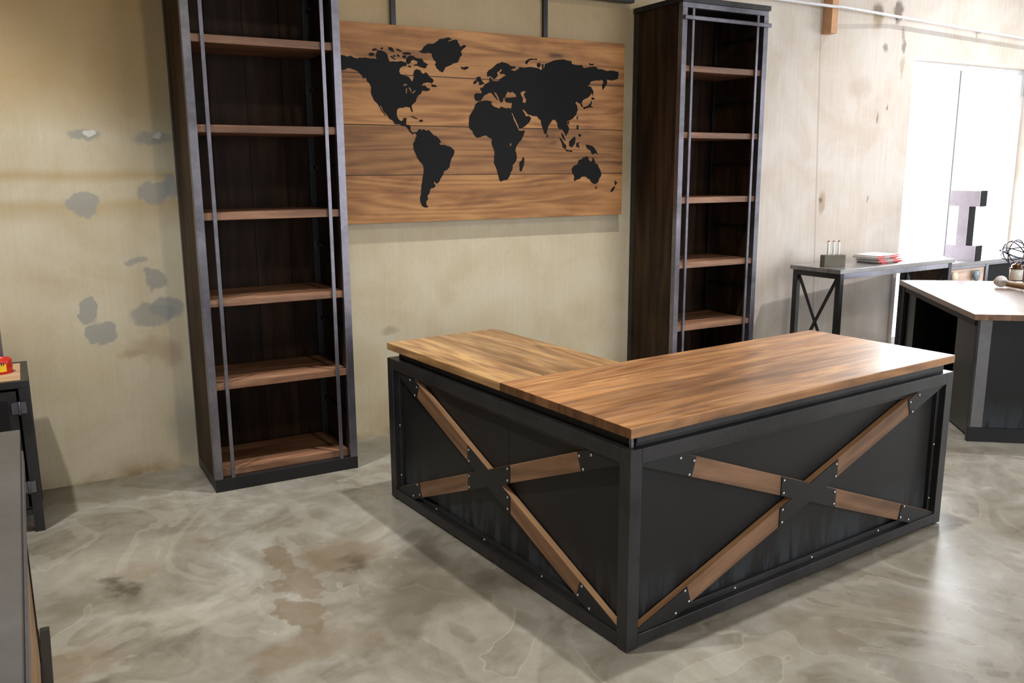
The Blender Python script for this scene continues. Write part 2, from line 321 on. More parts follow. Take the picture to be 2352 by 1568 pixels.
M['brown'] = wood('brown_door_wood', srgb(116, 84, 66), srgb(84, 60, 48), srgb(50, 34, 26), axis='X', cross='Z', pw=3, rough=0.5, seam=0, off=1)
def glass_mat(name, tint=(1, 1, 1), mixf=0.08):
    t = NT(name); tr = t.n('ShaderNodeBsdfTransparent'); tr.inputs[0].default_value = (*tint, 1)
    gl = t.n('ShaderNodeBsdfGlossy'); gl.inputs['Roughness'].default_value = 0.02
    mx = t.n('ShaderNodeMixShader'); mx.inputs[0].default_value = mixf
    t.l(tr.outputs[0], mx.inputs[1]); t.l(gl.outputs[0], mx.inputs[2])
    t.l(mx.outputs[0], t.t.nodes['Material Output'].inputs[0]); return t.m
M['pane'] = glass_mat('window_glass'); M['tube'] = plain('tube_white_sheen', srgb(236, 240, 238), 0.2)  # tube glass coloured white in place of its bright reflections

# ------------------------------------------------------------------ mesh helpers
def bx(bm, x0, x1, y0, y1, z0, z1, mat=None, mi=0):
    vs = [bm.verts.new(v) for v in ((x0, y0, z0), (x1, y0, z0), (x1, y1, z0), (x0, y1, z0), (x0, y0, z1), (x1, y0, z1), (x1, y1, z1), (x0, y1, z1))]
    for f in ((3, 2, 1, 0), (4, 5, 6, 7), (0, 1, 5, 4), (1, 2, 6, 5), (2, 3, 7, 6), (3, 0, 4, 7)):
        q = bm.faces.new([vs[i] for i in f]); q.material_index = mi
    if mat is not None:
        for v in vs: v.co = mat @ v.co
    return vs
def prism(bm, poly, fn, t0, t1, holes=(), mi=0):
    """extrude a 2-D polygon (with holes); fn(a, b, t) -> 3-D point"""
    loops = [poly] + list(holes)
    flat = [p for lp in loops for p in lp]
    tris = tessellate_polygon([[Vector((a, b, 0)) for a, b in lp] for lp in loops])
    v0 = [bm.verts.new(fn(a, b, t0)) for a, b in flat]; v1 = [bm.verts.new(fn(a, b, t1)) for a, b in flat]
    for tr in tris:
        for vs, rev in ((v0, 1), (v1, 0)):
            ids = tr[::-1] if rev else tr
            try: bm.faces.new([vs[i] for i in ids]).material_index = mi
            except ValueError: pass
    k = 0
    for lp in loops:
        n = len(lp)
        for i in range(n):
            j = (i+1) % n
            try: bm.faces.new([v0[k+i], v0[k+j], v1[k+j], v1[k+i]]).material_index = mi
            except ValueError: pass
        k += n
def tube(bm, pts, r, seg=8, cap=True):
    pts = [Vector(p) for p in pts]; rings = []
    for i, p in enumerate(pts):
        d = (pts[min(i+1, len(pts)-1)] - pts[max(i-1, 0)]).normalized()
        ref = Vector((0, 0, 1)) if abs(d.z) < 0.9 else Vector((1, 0, 0))
        a = d.cross(ref).normalized(); b = d.cross(a)
        rings.append([bm.verts.new(p + r*(math.cos(k*math.tau/seg)*a + math.sin(k*math.tau/seg)*b)) for k in range(seg)])
    for i in range(len(rings)-1):
        for k in range(seg):
            f = bm.faces.new([rings[i][k], rings[i][(k+1) % seg], rings[i+1][(k+1) % seg], rings[i+1][k]]); f.smooth = True
    if cap:
        bm.faces.new(rings[0][::-1]); bm.faces.new(rings[-1])
def lathe(bm, prof, c=(0, 0, 0), seg=20, axis='Z'):
    rings = []
    for r, h in prof:
        ring = []
        for k in range(seg):
            a = k*math.tau/seg; x, y = r*math.cos(a), r*math.sin(a)
            p = (x, y, h) if axis == 'Z' else ((h, x, y) if axis == 'X' else (x, h, y))
            ring.append(bm.verts.new(Vector(p)+Vector(c)))
        rings.append(ring)
    for i in range(len(rings)-1):
        for k in range(seg):
            try:
                f = bm.faces.new([rings[i][k], rings[i][(k+1) % seg], rings[i+1][(k+1) % seg], rings[i+1][k]]); f.smooth = True
            except ValueError: pass
    for rg in (rings[0][::-1], rings[-1]):
        try: bm.faces.new(rg)
        except ValueError: pass
def obj(name, bm, mat, parent=None, bevel=0.0, label=None):
    bmesh.ops.recalc_face_normals(bm, faces=bm.faces[:])
    me = bpy.data.meshes.new(name); bm.to_mesh(me); bm.free()
    for m in (mat if isinstance(mat, (list, tuple)) else [mat]): me.materials.append(M[m] if isinstance(m, str) else m)
    o = bpy.data.objects.new(name, me); C.objects.link(o)
    if parent is not None: o.parent = parent
    if bevel:
        b = o.modifiers.new('edge', 'BEVEL'); b.width = bevel; b.segments = 2; b.limit_method = 'ANGLE'; b.angle_limit = math.radians(40)
    if label: o['label'] = label
    return o
def box(name, d, mat, parent=None, bevel=0.0015, label=None):
    bm = bmesh.new(); bx(bm, *d); return obj(name, bm, mat, parent, bevel, label)
def thing(name, label, cat, loc=(0, 0, 0), rz=0.0, group=None):
    o = bpy.data.objects.new(name, None); C.objects.link(o); o.location = loc; o.rotation_euler = (0, 0, rz)
    o.empty_display_size = 0.1; o['label'] = label; o['category'] = cat
    if group: o['group'] = group
    return o
def tag(o, label, cat, group=None):
    o['label'] = label; o['category'] = cat
    if group: o['group'] = group
    return o
def struct(name, bm, mat, parent=None, bevel=0):
    o = obj(name, bm, mat, parent, bevel)
    if parent is None: o['kind'] = 'structure'
    return o

# ------------------------------------------------------------------ the room
OX0, OX1, OZ = 7.415, 9.25, 2.425      # glazed opening in the back wall
bm = bmesh.new()
bx(bm, -6.2, OX0, 0, 0.24, 0, 5.6); bx(bm, OX1, 11.2, 0, 0.24, 0, 5.6); bx(bm, OX0, OX1, 0, 0.24, OZ, 5.6)
struct('wall_back', bm, 'wall')
bm = bmesh.new(); bx(bm, -6.2, 11.2, -10.2, 0.24, -0.2, 0); struct('floor', bm, 'floor')
bm = bmesh.new(); bx(bm, -6.2, 11.2, -10.2, 0.24, 5.6, 5.8); struct('ceiling', bm, 'ceil')
bm = bmesh.new(); bx(bm, -6.2, -6.0, -10.2, 0.0, 0, 5.6); struct('wall_left', bm, 'plaster')
bm = bmesh.new(); bx(bm, 11.0, 11.2, -10.2, 0, 0, 0.4); bx(bm, 11.0, 11.2, -10.2, 0, 3.4, 5.6)
bx(bm, 11.0, 11.2, -1.9, 0, 0.4, 3.4); bx(bm, 11.0, 11.2, -10.2, -4.7, 0.4, 3.4)
struct('wall_right', bm, 'plaster')
bm = bmesh.new(); bx(bm, -6.2, -2.6, -10.2, -10.0, 0, 5.6); bx(bm, 1.4, 5.6, -10.2, -10.0, 0, 5.6); bx(bm, 10.4, 11.0, -10.2, -10.0, 0, 5.6); bx(bm, 5.6, 10.4, -10.2, -10.0, 0, 0.3); bx(bm, 5.6, 10.4, -10.2, -10.0, 3.3, 5.6); bx(bm, -2.6, 1.4, -10.2, -10.0, 2.9, 5.6)  # right-hand opening added to go with the fill light
struct('wall_front', bm, 'plaster')
# glazed opening
bm = bmesh.new(); y0, y1 = 0.17, 0.225
for a, b, c, d in ((OX0, OX0+0.05, 0, OZ), (OX1-0.05, OX1, 0, OZ), (8.27, 8.31, 0, OZ), (OX0+0.05, 8.27, OZ-0.05, OZ), (8.31, OX1-0.05, OZ-0.05, OZ), (OX0+0.05, 8.27, 0, 0.08), (8.31, OX1-0.05, 0, 0.08)):
    bx(bm, a, b, y0, y1, c, d)
wnd = struct('window_1', bm, 'alu', bevel=0.002)
bm = bmesh.new(); bx(bm, 8.283, 8.297, 0.1685, 0.1699, 0.08, OZ-0.05); obj('gasket', bm, 'sheet', wnd)
for a, b in ((OX0+0.05, 8.27), (8.31, OX1-0.05)):
    box('pane', (a, b, 0.195, 0.201, 0.08, OZ-0.05), 'pane', wnd, 0)

# ------------------------------------------------------------------ L-shaped desk
U, V, W1, HF, HT, TT, D2 = 1.85, 1.687, 0.732, 0.69, 0.762, 0.034, 0.60
desk = thing('l_shaped_desk', 'large L-shaped desk with pine top, black steel panels and wooden X braces', 'desk', (2.6122, -2.6415, 0), 0.084)
T = 0.05
def dbox(n, d, m='steel', bev=0.002, label=None): return box(n, d, m, desk, bev, label)
for (u, v) in ((0, 0), (U-T, 0), (0, V-T), (U-T, W1-T), (D2-T, V-T)):
    dbox('corner_post', (u, u+T, v, v+T, 0.006 if 1 else 0, HF))
# front (v = 0) rails, left (u = 0) rails, the rest
for z0, z1 in ((HF-T, HF), (0.012, 0.054)):
    dbox('rail', (T, U-T, 0, T, z0, z1)); dbox('rail', (0, T, T, W1, z0, z1)); dbox('rail', (0.0005, T, W1+0.002, V-T, z0, z1))
    dbox('rail', (U-T, U, T, W1-T, z0, z1)); dbox('rail', (T, D2-T, V-T, V, z0, z1)); dbox('rail', (D2-T, D2, W1, V-T, z0, z1)); dbox('rail', (D2, U-T, W1-T, W1, z0, z1))
dbox('front_panel', (T, U-T, 0.040, 0.043, 0.054, HF-T), 'panel', 0)
dbox('side_panel', (0.040, 0.043, T, W1-0.001, 0.054, HF-T), 'panel', 0)
dbox('side_panel', (0.040, 0.043, W1+0.001, V-T, 0.054, HF-T), 'panel', 0)
dbox('end_panel', (U-0.043, U-0.040, T, W1-T, 0.054, HF-T), 'panel', 0)
dbox('end_panel', (T, D2-T, V-0.043, V-0.040, 0.054, HF-T), 'panel', 0)
# inner angle iron that holds each sheet
def angle(poly_boxes):
    bm = bmesh.new()
    for b in poly_boxes: bx(bm, *b)
    return obj('angle_trim', bm, 'steel', desk, 0.001)
a = 0.022
angle([(T, U-T, 0.024, 0.040, 0.054, 0.054+a), (T, U-T, 0.024, 0.040, HF-T-a, HF-T), (T, T+a, 0.024, 0.040, 0.054+a, HF-T-a), (U-T-a, U-T, 0.024, 0.040, 0.054+a, HF-T-a)])
angle([(0.024, 0.040, T, W1, 0.054, 0.054+a), (0.024, 0.040, T, W1, HF-T-a, HF-T), (0.024, 0.040, T, T+a, 0.054+a, HF-T-a)])
angle([(0.024, 0.040, W1+.002, V-T, 0.054, 0.054+a), (0.024, 0.040, W1+.002, V-T, HF-T-a, HF-T), (0.024, 0.040, V-T-a, V-T, 0.054+a, HF-T-a)])
# apron that lifts the floating top
i = 0.045
bm = bmesh.new()
bx(bm, i, U-i, i-.02, i+0.01, HF, HT-TT); bx(bm, i-.005, i+0.02, i+0.01, V-i, HF, HT-TT)
bx(bm, U-i-0.03, U-i, i+.01, W1-i, HF+.001, HT-TT); bx(bm, D2-i-0.03, D2-i, W1, V-i, HF+.001, HT-TT)
bx(bm, i+.02, D2-i-.03, V-i-0.03, V-i, HF+.001, HT-TT); bx(bm, D2-i, U-i-.03, W1-i-0.03, W1-i, HF+.001, HT-TT)
obj('apron', bm, 'steel', desk, 0.001)
dbox('apron_rail', (i-.01, U-i-.02, 0.010, 0.0249, HT-TT-0.022, HT-TT), 'steel')
for (u, v) in ((0.02, 0.02), (U-0.045, 0.028)):
    dbox('standoff', (u, u+0.012, v, v+0.012, HF, HT-TT), 'steel_lit')
# tops
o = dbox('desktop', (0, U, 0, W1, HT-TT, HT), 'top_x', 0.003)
o.data.materials.append(M['shaded_end_grain'])
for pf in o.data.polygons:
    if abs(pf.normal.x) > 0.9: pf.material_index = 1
o = dbox('return_top', (0, D2, W1+0.0008, V, HT-TT, HT), 'top_y', 0.003)
# X bracing ----------------------------------------------------
def strip(c, s, x0, x1, hw):            # parallelogram with upright ends, in face coordinates
    z = lambda x: c[1]+s*(x-c[0])
    return [(x0, z(x0)-hw), (x1, z(x1)-hw), (x1, z(x1)+hw), (x0, z(x0)+hw)]
def xbrace(face, L, cc, s, hw, lo, hi, xl, xr, cut, zlo, zhi):
    # face 'R': (a, z) -> (a, off, z);  face 'L': (a, z) -> (off, a, z)
    fn = (lambda a_, b_, t_: Vector((a_, t_, b_))) if face == 'R' else (lambda a_, b_, t_: Vector((t_, a_, b_)))
    def clipz(poly):     # keep inside the opening
        def clip(P, axis, val, keep_ge):
            out = []
            for k in range(len(P)):
                p, q = P[k], P[(k+1) % len(P)]
                ip = (p[axis] >= val) == keep_ge or p[axis] == val; iq = (q[axis] >= val) == keep_ge or q[axis] == val
                if ip: out.append(p)
                if ip != iq:
                    t_ = (val-p[axis])/(q[axis]-p[axis]); out.append((p[0]+t_*(q[0]-p[0]), p[1]+t_*(q[1]-p[1])))
            return out
        for ax, v_, g in ((0, lo, True), (0, hi, False), (1, zlo, True), (1, zhi, False)): poly = clip(poly, ax, v_, g)
        return poly
    wm = 'brace'
    for sg in (1, -1):
        parts = ((lo, cc[0]), (cc[0], hi)) if sg == -1 else ((lo, hi),)
        for (x0, x1) in parts:
            bm = bmesh.new()
            poly = strip(cc, sg*s, x0, x1, hw)
            if sg == -1:   # butts against the through board
                g = hw/s
                x0b, x1b = (x0, cc[0]-0.0) if x1 == cc[0] else (cc[0]+0.0, x1)
                if x1 == cc[0]:
                    z = lambda x: cc[1]-s*(x-cc[0])
                    poly = [(x0, z(x0)-hw), (cc[0]-g, cc[1]+0.0001), (cc[0]-0.0005, cc[1]+hw), (x0, z(x0)+hw)]
                else:
                    z = lambda x: cc[1]-s*(x-cc[0])
                    poly = [(cc[0]+0.0005, cc[1]-hw), (x1, z(x1)-hw), (x1, z(x1)+hw), (cc[0]+g, cc[1]-0.0001)]
            poly = clipz(poly)
            # local frame along the board so that the grain follows it
            ang = math.atan(sg*s)
            prism(bm, poly, fn, 0.0105, 0.036)
            o = obj('brace_board', bm, wm, desk, 0.0012)
            o.data.materials.append(M['brace_edge'])
            for pf in o.data.polygons:
                if pf.normal.z > 0.5: pf.material_index = 1
            # rotate mesh data so object X runs along the board
            if face == 'R':
                Rm = Matrix.Translation((cc[0], 0, cc[1])) @ Matrix.Rotation(-ang, 4, 'Y')
            else:
                Rm = Matrix.Translation((0, cc[0], cc[1])) @ Matrix.Rotation(math.pi/2, 4, 'Z') @ Matrix.Rotation(-ang, 4, 'Y')
            o.data.transform(Rm.inverted()); o.matrix_local = Rm
    # steel plates: centre X and the four end gussets
    def plate(name, poly):
        bm = bmesh.new(); prism(bm, poly, fn, 0.0065, 0.0104); return obj(name, bm, 'plate', desk, 0.0006)
    zc = lambda x, sg: cc[1]+sg*s*(x-cc[0])
    g = hw/s
    plate('centre_plate', [(xl, zc(xl, 1)-hw), (cc[0], cc[1]-hw), (xr, zc(xr, -1)-hw), (xr, zc(xr, -1)+hw), (cc[0]+g, cc[1]), (xr, zc(xr, 1)-hw), (xr, zc(xr, 1)+hw),
        (cc[0], cc[1]+hw), (xl, zc(xl, -1)+hw), (xl, zc(xl, -1)-hw), (cc[0]-g, cc[1]), (xl, zc(xl, 1)+hw)])
    bolts = []
    for x in (xl+0.012, xr-0.012):
        for sg in (1, -1):
            zz = zc(x, sg); bolts += [(x, zz+hw*0.66), (x, zz-hw*0.66)]
    dxc = 2*hw*s/(1+s*s)*1.0
    for e, sgn in ((0, 1), (1, -1)):
        for sg in (1, -1):
            xe = cut if e == 0 else 2*cc[0]-cut
            # end cut at right angles to the board
            slope = sg*s
            top = (xe - slope*hw*0.75, zc(xe - slope*hw*0.75, sg)+hw); bot = (xe + slope*hw*0.75, zc(xe + slope*hw*0.75, sg)-hw)
            edge = lo if e == 0 else hi
            if e == 0: poly = [(edge, zc(edge, sg)-hw), bot, top, (edge, zc(edge, sg)+hw)]
            else: poly = [bot, (edge, zc(edge, sg)-hw), (edge, zc(edge, sg)+hw), top]
            plate('gusset_plate', clipz(poly))
            sx = -1 if e == 0 else 1
            bolts += [(top[0]+sx*0.013, top[1]-hw*0.30), (bot[0]+sx*0.013, bot[1]+hw*0.30)]
            zlow = (slope*sx) < 0
            bolts.append((xe+sx*0.065, zlo+0.018 if zlow else zhi-0.018))
    for k in range(3):      # screws through the angle iron
        x = lo+(hi-lo)*(0.28+0.25*k); bolts.append((x, zlo+0.010))
    for k in range(2): bolts.append((hi-0.014, zlo+(zhi-zlo)*(0.12+0.42*k)))
    for (x, z_) in bolts:
        bm = bmesh.new(); prof = [(0.0055, 0.0), (0.0052, 0.0020), (0.0035, 0.0036), (0.0005, 0.0042)]
        onplate = not (z_ < zlo+0.0101 or x > hi-0.0141)
        base = 0.0065 if onplate else 0.024
        lathe(bm, prof, (0, 0, 0), 10)
        rot = Matrix.Rotation(math.pi/2, 4, 'X') if face == 'R' else Matrix.Rotation(-math.pi/2, 4, 'Y')
        bm.transform(Matrix.Translation(fn(x, z_, base)) @ rot)
        obj('bolt', bm, 'bolt', desk)
xbrace('R', U, (0.916, 0.349), 0.367, 0.037, T, U-T, 0.749, 1.082, 0.290, 0.054, HF-T)
xbrace('L', V, (0.835, 0.349), 0.405, 0.036, T, V-T, 0.681, 0.986, 0.262, 0.054, HF-T)
bm = bmesh.new(); lathe(bm, [(0.012, 0.0), (0.012, 0.01), (0.008, 0.014)], (0.025, W1-0.03, 0), 12); obj('levelling_foot', bm, 'knobl', desk)
for (u, v) in ((0.025, 0.025), (U-0.025, 0.025), (0.025, V-0.025), (U-0.025, W1-0.025), (D2-.025, V-.025)):
    bm = bmesh.new(); lathe(bm, [(0.018, 0.0), (0.018, 0.0065)], (u, v, 0), 12); obj('levelling_foot', bm, 'gblack', desk)

# ------------------------------------------------------------------ bookcases
def bookcase(loc, wd, label, shelves, lean=0.0):
    D, H, P = 0.4815, 2.556, 0.038
    R = thing('bookcase', label, 'bookcase', loc, 0, 'tall steel framed bookcases against the wall')
    y0, y1 = -D, -0.012                      # front and back
    zt = H-0.03
    for x in (0, wd-P):
        box('front_post', (x, x+P, y0, y0+P, 0.0645, zt-0.03), 'steel_lit', R)
        box('rear_post', (x, x+P, y1-P, y1, 0, zt-.0005), 'steel', R)
    box('plinth', (0, wd, y0, y0+P, 0, 0.0645), 'plate', R)
    box('plinth_side', (0, P, y0+P, y1-P, 0, 0.06), 'plate', R); box('plinth_side', (wd-P, wd, y0+P, y1-P, 0, 0.06), 'plate', R)
    box('header_rail', (0, wd, y0+.002, y0+P, zt-0.03, zt), 'steel_lit', R)
    box('top_cap', (-0.008, wd+0.008, y0-0.010, y1, zt, H), 'steel', R)
    box('side_panel', (0.003, 0.022, y0+P, y1-P, 0.06, zt-.001), 'dark_s', R, 0)
    box('side_panel', (wd-0.022, wd-0.003, y0+P, y1-P, 0.06, zt-.001), 'dark_s', R, 0)
    box('back_panel', (P, wd-P, y1-0.022, y1-0.004, 0.02, zt-.001), 'dark_v', R, 0)
    for x in (0.078, wd-0.078-0.018):
        box('front_bar', (x, x+0.018, y0, y0+0.012, 0.0645, zt-0.031), 'steel_lit', R)
    if True:
        bm = bmesh.new(); bx(bm, 0.004, wd+0.008, y0-0.0225, y0-0.0005, 2.425, 2.449); obj('ladder_rail', bm, 'steel_lit', R, 0.004)
    bm = bmesh.new()
    for x in (0.046, wd-0.046):               # uprights of the inner side frames
        pass
    bm.free()
    for z in [s_+0.205 for s_ in ([0.09]+shelves)][:6]:
        if z > zt-0.05: continue
        for x in (0.022, wd-0.022-0.012):
            box('side_rung', (x, x+0.012, y0+P, y1-P, z-0.008, z+0.010), 'gblack', R, 0)
    # inner corner rods at the back
    for x in (P+0.004, wd-P-0.018):
        box('inner_rod', (x, x+0.014, y1-0.052, y1-0.038, 0.10, zt-0.02), 'steel', R, 0.001)
    for z in [0.100]+shelves:
        full = (z == 0.100)
        box('shelf', (0.036, wd-0.036, y0+(P+.001 if full else 0.014), y1-0.054, z-0.036, z), 'shelf', R, 0.002)
    return R
SH = [0.5447, 0.9509, 1.3596, 1.7592, 2.1547]
bookcase((1.7428, 0, 0), 0.728, 'tall steel and wood bookcase left of the map, its top out of the picture', SH)
bookcase((4.5973, 0, 0), 0.705, 'tall steel and wood bookcase right of the map, showing its ladder rail', [s_+0.012 for s_ in SH])

# ------------------------------------------------------------------ world map
def mu(C_, sc, ox, oy): return [(ox+x/sc, oy+y/sc) for x, y in C_]
c1 = lambda *p: mu(p, 5.2265, 780, 40)
c2 = lambda *p: mu(p, 5.2275, 1040, 60)
c3 = lambda *p: mu(p, 5.2265, 880, 220)
c4 = lambda *p: mu(p, 6.031, 1140, 260)
# board outline in the photo frame -> metres on the board: the shapes were read off the photo and are laid out here on the real board plane
MY = -0.06
def to_board(q):
    d = fw + r2*((q[0]-1176)/FPX) + u2*((784-q[1])/FPX); t_ = (MY-CY)/d.y
    return (CX+t_*d.x, CZ+t_*d.z)
MX0, MX1, MZ0, MZ1 = 2.50, 4.488, 1.258, 2.329
mp = thing('world_map', 'wooden wall board with a black world map, hung between the two bookcases', 'wall art', ((MX0+MX1)/2, 0, MZ0))
mox = (MX0+MX1)/2
box('board', (MX0-mox, MX1-mox, MY, MY+0.034, 0, MZ1-MZ0), 'board', mp, 0.002)
for x in (2.93, 3.93):
    box('hanging_cleat', (x-0.015-mox, x+0.015-mox, MY+0.034, -0.001, 0.06, MZ1-MZ0-0.02), 'steel', mp, 0)
def rough_line(P, amp, it=2):
    for _ in range(it):
        Q = []
        for k in range(len(P)):
            p, q = P[k], P[(k+1) % len(P)]
            L = math.hypot(q[0]-p[0], q[1]-p[1]); Q.append(p)
            if L > 0.012:
                h = random.uniform(-1, 1)*amp*L
                Q.append(((p[0]+q[0])/2 - (q[1]-p[1])/L*h, (p[1]+q[1])/2 + (q[0]-p[0])/L*h))
        P = Q
    return P
def land(name, pts, holes=(), amp=0.11):
    P = rough_line([to_board(q) for q in pts], amp, 2 if len(pts) > 14 else 1)
    P = [(min(max(x, MX0+0.004), MX1-0.004)-mox, z-MZ0) for x, z in P]
    Hs = [[(x-mox, z-MZ0) for x, z in (to_board(q) for q in h)] for h in holes]
    bm = bmesh.new(); prism(bm, P, lambda a_, b_, t_: Vector((a_, t_, b_)), MY-0.0022, MY-0.0001, Hs)
    return obj(name, bm, 'ink', mp)
NA = c1((-170,420),(-60,435),(50,455),(85,470),(130,458),(165,480),(210,492),(240,480),(330,485),(410,492),(445,500),(430,460),(450,395),(490,395),(540,412),(572,440),(582,490),(600,532),(690,530),(740,522),(765,532),(800,545),(805,580),(760,585),(725,610),(715,650),(730,680),(790,700),(830,715),(850,740),(865,770),(880,755),(890,720),(885,690),(895,640),(920,620),(965,630),(985,665),(1010,680),(1030,655),(1060,680),(1080,715),(1115,735),(1130,760),(1110,790),(1060,780),(1000,795),(985,820),(1020,815),(1050,845),(1090,860),(1070,880),(1030,885),(990,880),(975,920),(950,930),(920,985),(915,1010),(880,1040),(862,1065),(870,1100),(880,1140),(860,1125),(845,1080),(800,1072),(760,1085),(720,1085),(690,1105),(685,1150),(690,1190),(705,1220),(735,1245),(760,1235),(765,1210),(805,1205),(800,1250),(795,1285),(835,1290),(850,1310),(848,1350),(870,1380),(900,1375),(925,1388),(925,1402),(895,1390),(875,1405),(840,1370),(800,1312),(750,1302),(720,1282),(660,1280),(640,1240),(600,1220),(572,1175),(520,1112),(494,1062),(482,1056),(500,1100),(540,1152),(556,1188),(528,1150),(490,1100),(460,1040),(415,1000),(395,950),(380,920),(375,880),(380,840),(355,790),(330,770),(320,730),(300,722),(285,738),(270,700),(220,650),(170,625),(100,605),(60,630),(-60,645),(-170,640))
land('landmass', NA, [c1((757,822),(775,800),(800,797),(815,812),(785,818)), c1((795,912),(793,860),(803,845),(812,850),(806,912)), c1((825,842),(845,840),(862,870),(858,915),(848,880)), c1((868,912),(885,885),(912,872),(905,890),(880,914))], 0.06)
for P in (c1((350,430),(375,422),(400,425),(430,440),(402,462),(355,458)), c1((385,385),(430,370),(455,388),(400,402)), c1((490,372),(510,358),(525,370),(505,388)),
          c1((580,360),(610,355),(640,372),(655,418),(625,412),(592,388)), c1((670,380),(700,375),(748,412),(722,412)), c1((752,425),(800,420),(860,430),(852,444),(762,440)),
          c1((640,455),(665,450),(672,475),(645,472)), c1((690,440),(720,455),(716,478),(690,466)), c1((750,458),(790,450),(800,478),(780,496),(758,482)),
          c1((820,575),(850,580),(862,600),(830,597)), c1((610,465),(625,462),(650,490),(690,502),(650,505)),
          c1((1455,590),(1480,600),(1545,590),(1545,612),(1500,632),(1465,618)), c1((1100,800),(1160,815),(1168,832),(1108,832)),
          c1((840,1186),(872,1184),(928,1210),(938,1222),(905,1213),(870,1196)), c1((950,1240),(975,1224),(1005,1234),(995,1250),(960,1252)),
          c2((280,640),(290,610),(330,603),(335,640),(360,670),(382,690),(340,707),(305,707),(318,682),(298,662)), c2((245,680),(260,655),(287,648),(290,682),(255,699)),
          c2((865,440),(890,405),(940,388),(1012,388),(1008,407),(940,407),(910,422),(890,462)), c2((1675,757),(1688,790),(1682,842),(1668,800)),
          c2((1663,855),(1702,860),(1697,882),(1668,882)), c2((1660,890),(1668,930),(1655,958),(1688,975),(1630,978),(1572,997),(1563,970),(1620,955),(1650,928)),
          c2((1632,445),(1695,450),(1682,472),(1648,472)), c2((1370,1160),(1402,1140),(1390,1182)), c2((1488,1185),(1507,1190),(1507,1242),(1483,1232)), c2((1503,1300),(1532,1293),(1543,1320),(1518,1328)),
          c2((1485,1090),(1500,1085),(1502,1110),(1490,1122)), c2((1010,450),(1045,440),(1055,470),(1040,498),(1012,490)), c2((1065,462),(1085,452),(1090,488),(1070,520)),
          c4((370,603),(386,620),(386,680),(370,740),(346,806),(324,800),(324,750),(318,680),(350,652)), c4((700,288),(713,300),(711,337),(697,327)),
          c4((868,328),(902,350),(942,420),(972,450),(962,502),(915,472),(905,410)), c4((895,270),(920,290),(947,350),(962,384),(938,372),(905,312)),
          c4((960,503),(1000,513),(1057,523),(1040,538),(970,528)), c4((1008,390),(1040,360),(1070,328),(1090,323),(1092,380),(1082,430),(1050,472),(1008,457)),
          c4((1110,408),(1162,400),(1132,425),(1147,450),(1142,492),(1124,462),(1103,472)), c4((1235,428),(1280,438),(1332,455),(1372,500),(1412,577),(1370,552),(1330,572),(1300,512),(1248,477)),
          c4((1368,1018),(1392,1013),(1386,1042),(1374,1048)), c4((1638,928),(1662,953),(1677,960),(1650,998),(1638,982)), c4((1635,1003),(1642,1022),(1602,1087),(1575,1082),(1600,1040)),
          c1((800,545),(797,520),(803,488),(830,460),(880,458),(930,488),(985,490),(1005,530),(1065,565),(1045,582),(1030,612),(985,602),(940,582),(905,582),(882,574),(930,560),(935,530),(890,505),(860,520),(850,548),(820,562))):
    land('island', P, (), 0.08)
land('landmass', c1((950,402),(985,395),(1015,345),(1060,312),(1130,315),(1160,290),(1205,258),(1260,248),(1320,245),(1350,265),(1310,275),(1300,290),(1370,270),(1415,270),(1425,310),(1450,355),(1490,330),(1520,340),(1500,365),(1455,405),(1470,450),(1445,475),(1430,510),(1420,540),(1370,550),(1320,580),(1270,600),(1250,640),(1235,662),(1200,645),(1165,610),(1145,570),(1160,540),(1130,510),(1110,470),(1100,430),(1060,425),(1000,430),(965,415)))
land('landmass', c3((392,440),(410,430),(430,400),(450,398),(460,420),(480,400),(520,420),(545,410),(575,440),(600,470),(640,485),(675,520),(695,560),(670,575),(690,590),(740,590),(790,605),(830,630),(855,660),(850,700),(820,750),(805,800),(800,850),(770,885),(730,905),(715,950),(690,990),(665,1040),(640,1055),(615,1020),(610,1050),(630,1080),(610,1105),(575,1110),(560,1140),(555,1170),(530,1210),(540,1240),(515,1270),(520,1310),(545,1335),(500,1340),(465,1320),(450,1280),(443,1230),(455,1180),(458,1100),(470,1020),(480,950),(488,880),(480,830),(440,790),(410,750),(390,690),(365,640),(360,580),(385,530),(402,480)), (), 0.07)
land('landmass', c2((300,910),(340,900),(430,895),(470,905),(460,935),(500,970),(555,990),(580,965),(640,985),(690,985),(700,1030),(720,1080),(740,1140),(770,1200),(790,1252),(830,1257),(860,1245),(860,1280),(830,1350),(790,1400),(755,1460),(750,1500))
     + c3((1600,690),(1605,740),(1590,790),(1555,830),(1550,890),(1530,920),(1520,960),(1490,1005),(1450,1010),(1410,1030),(1395,1010),(1380,950),(1365,890),(1330,810),(1330,740),(1340,700),(1330,640),(1300,570),(1305,520),(1260,495),(1240,475),(1200,480),(1170,495),(1120,500),(1095,470),(1070,420),(1035,390))
     + c2((195,1200),(195,1140),(200,1080),(230,1030),(260,980),(270,940)), [c2((680,1410),(692,1402),(706,1410),(702,1435),(688,1442))], 0.05)
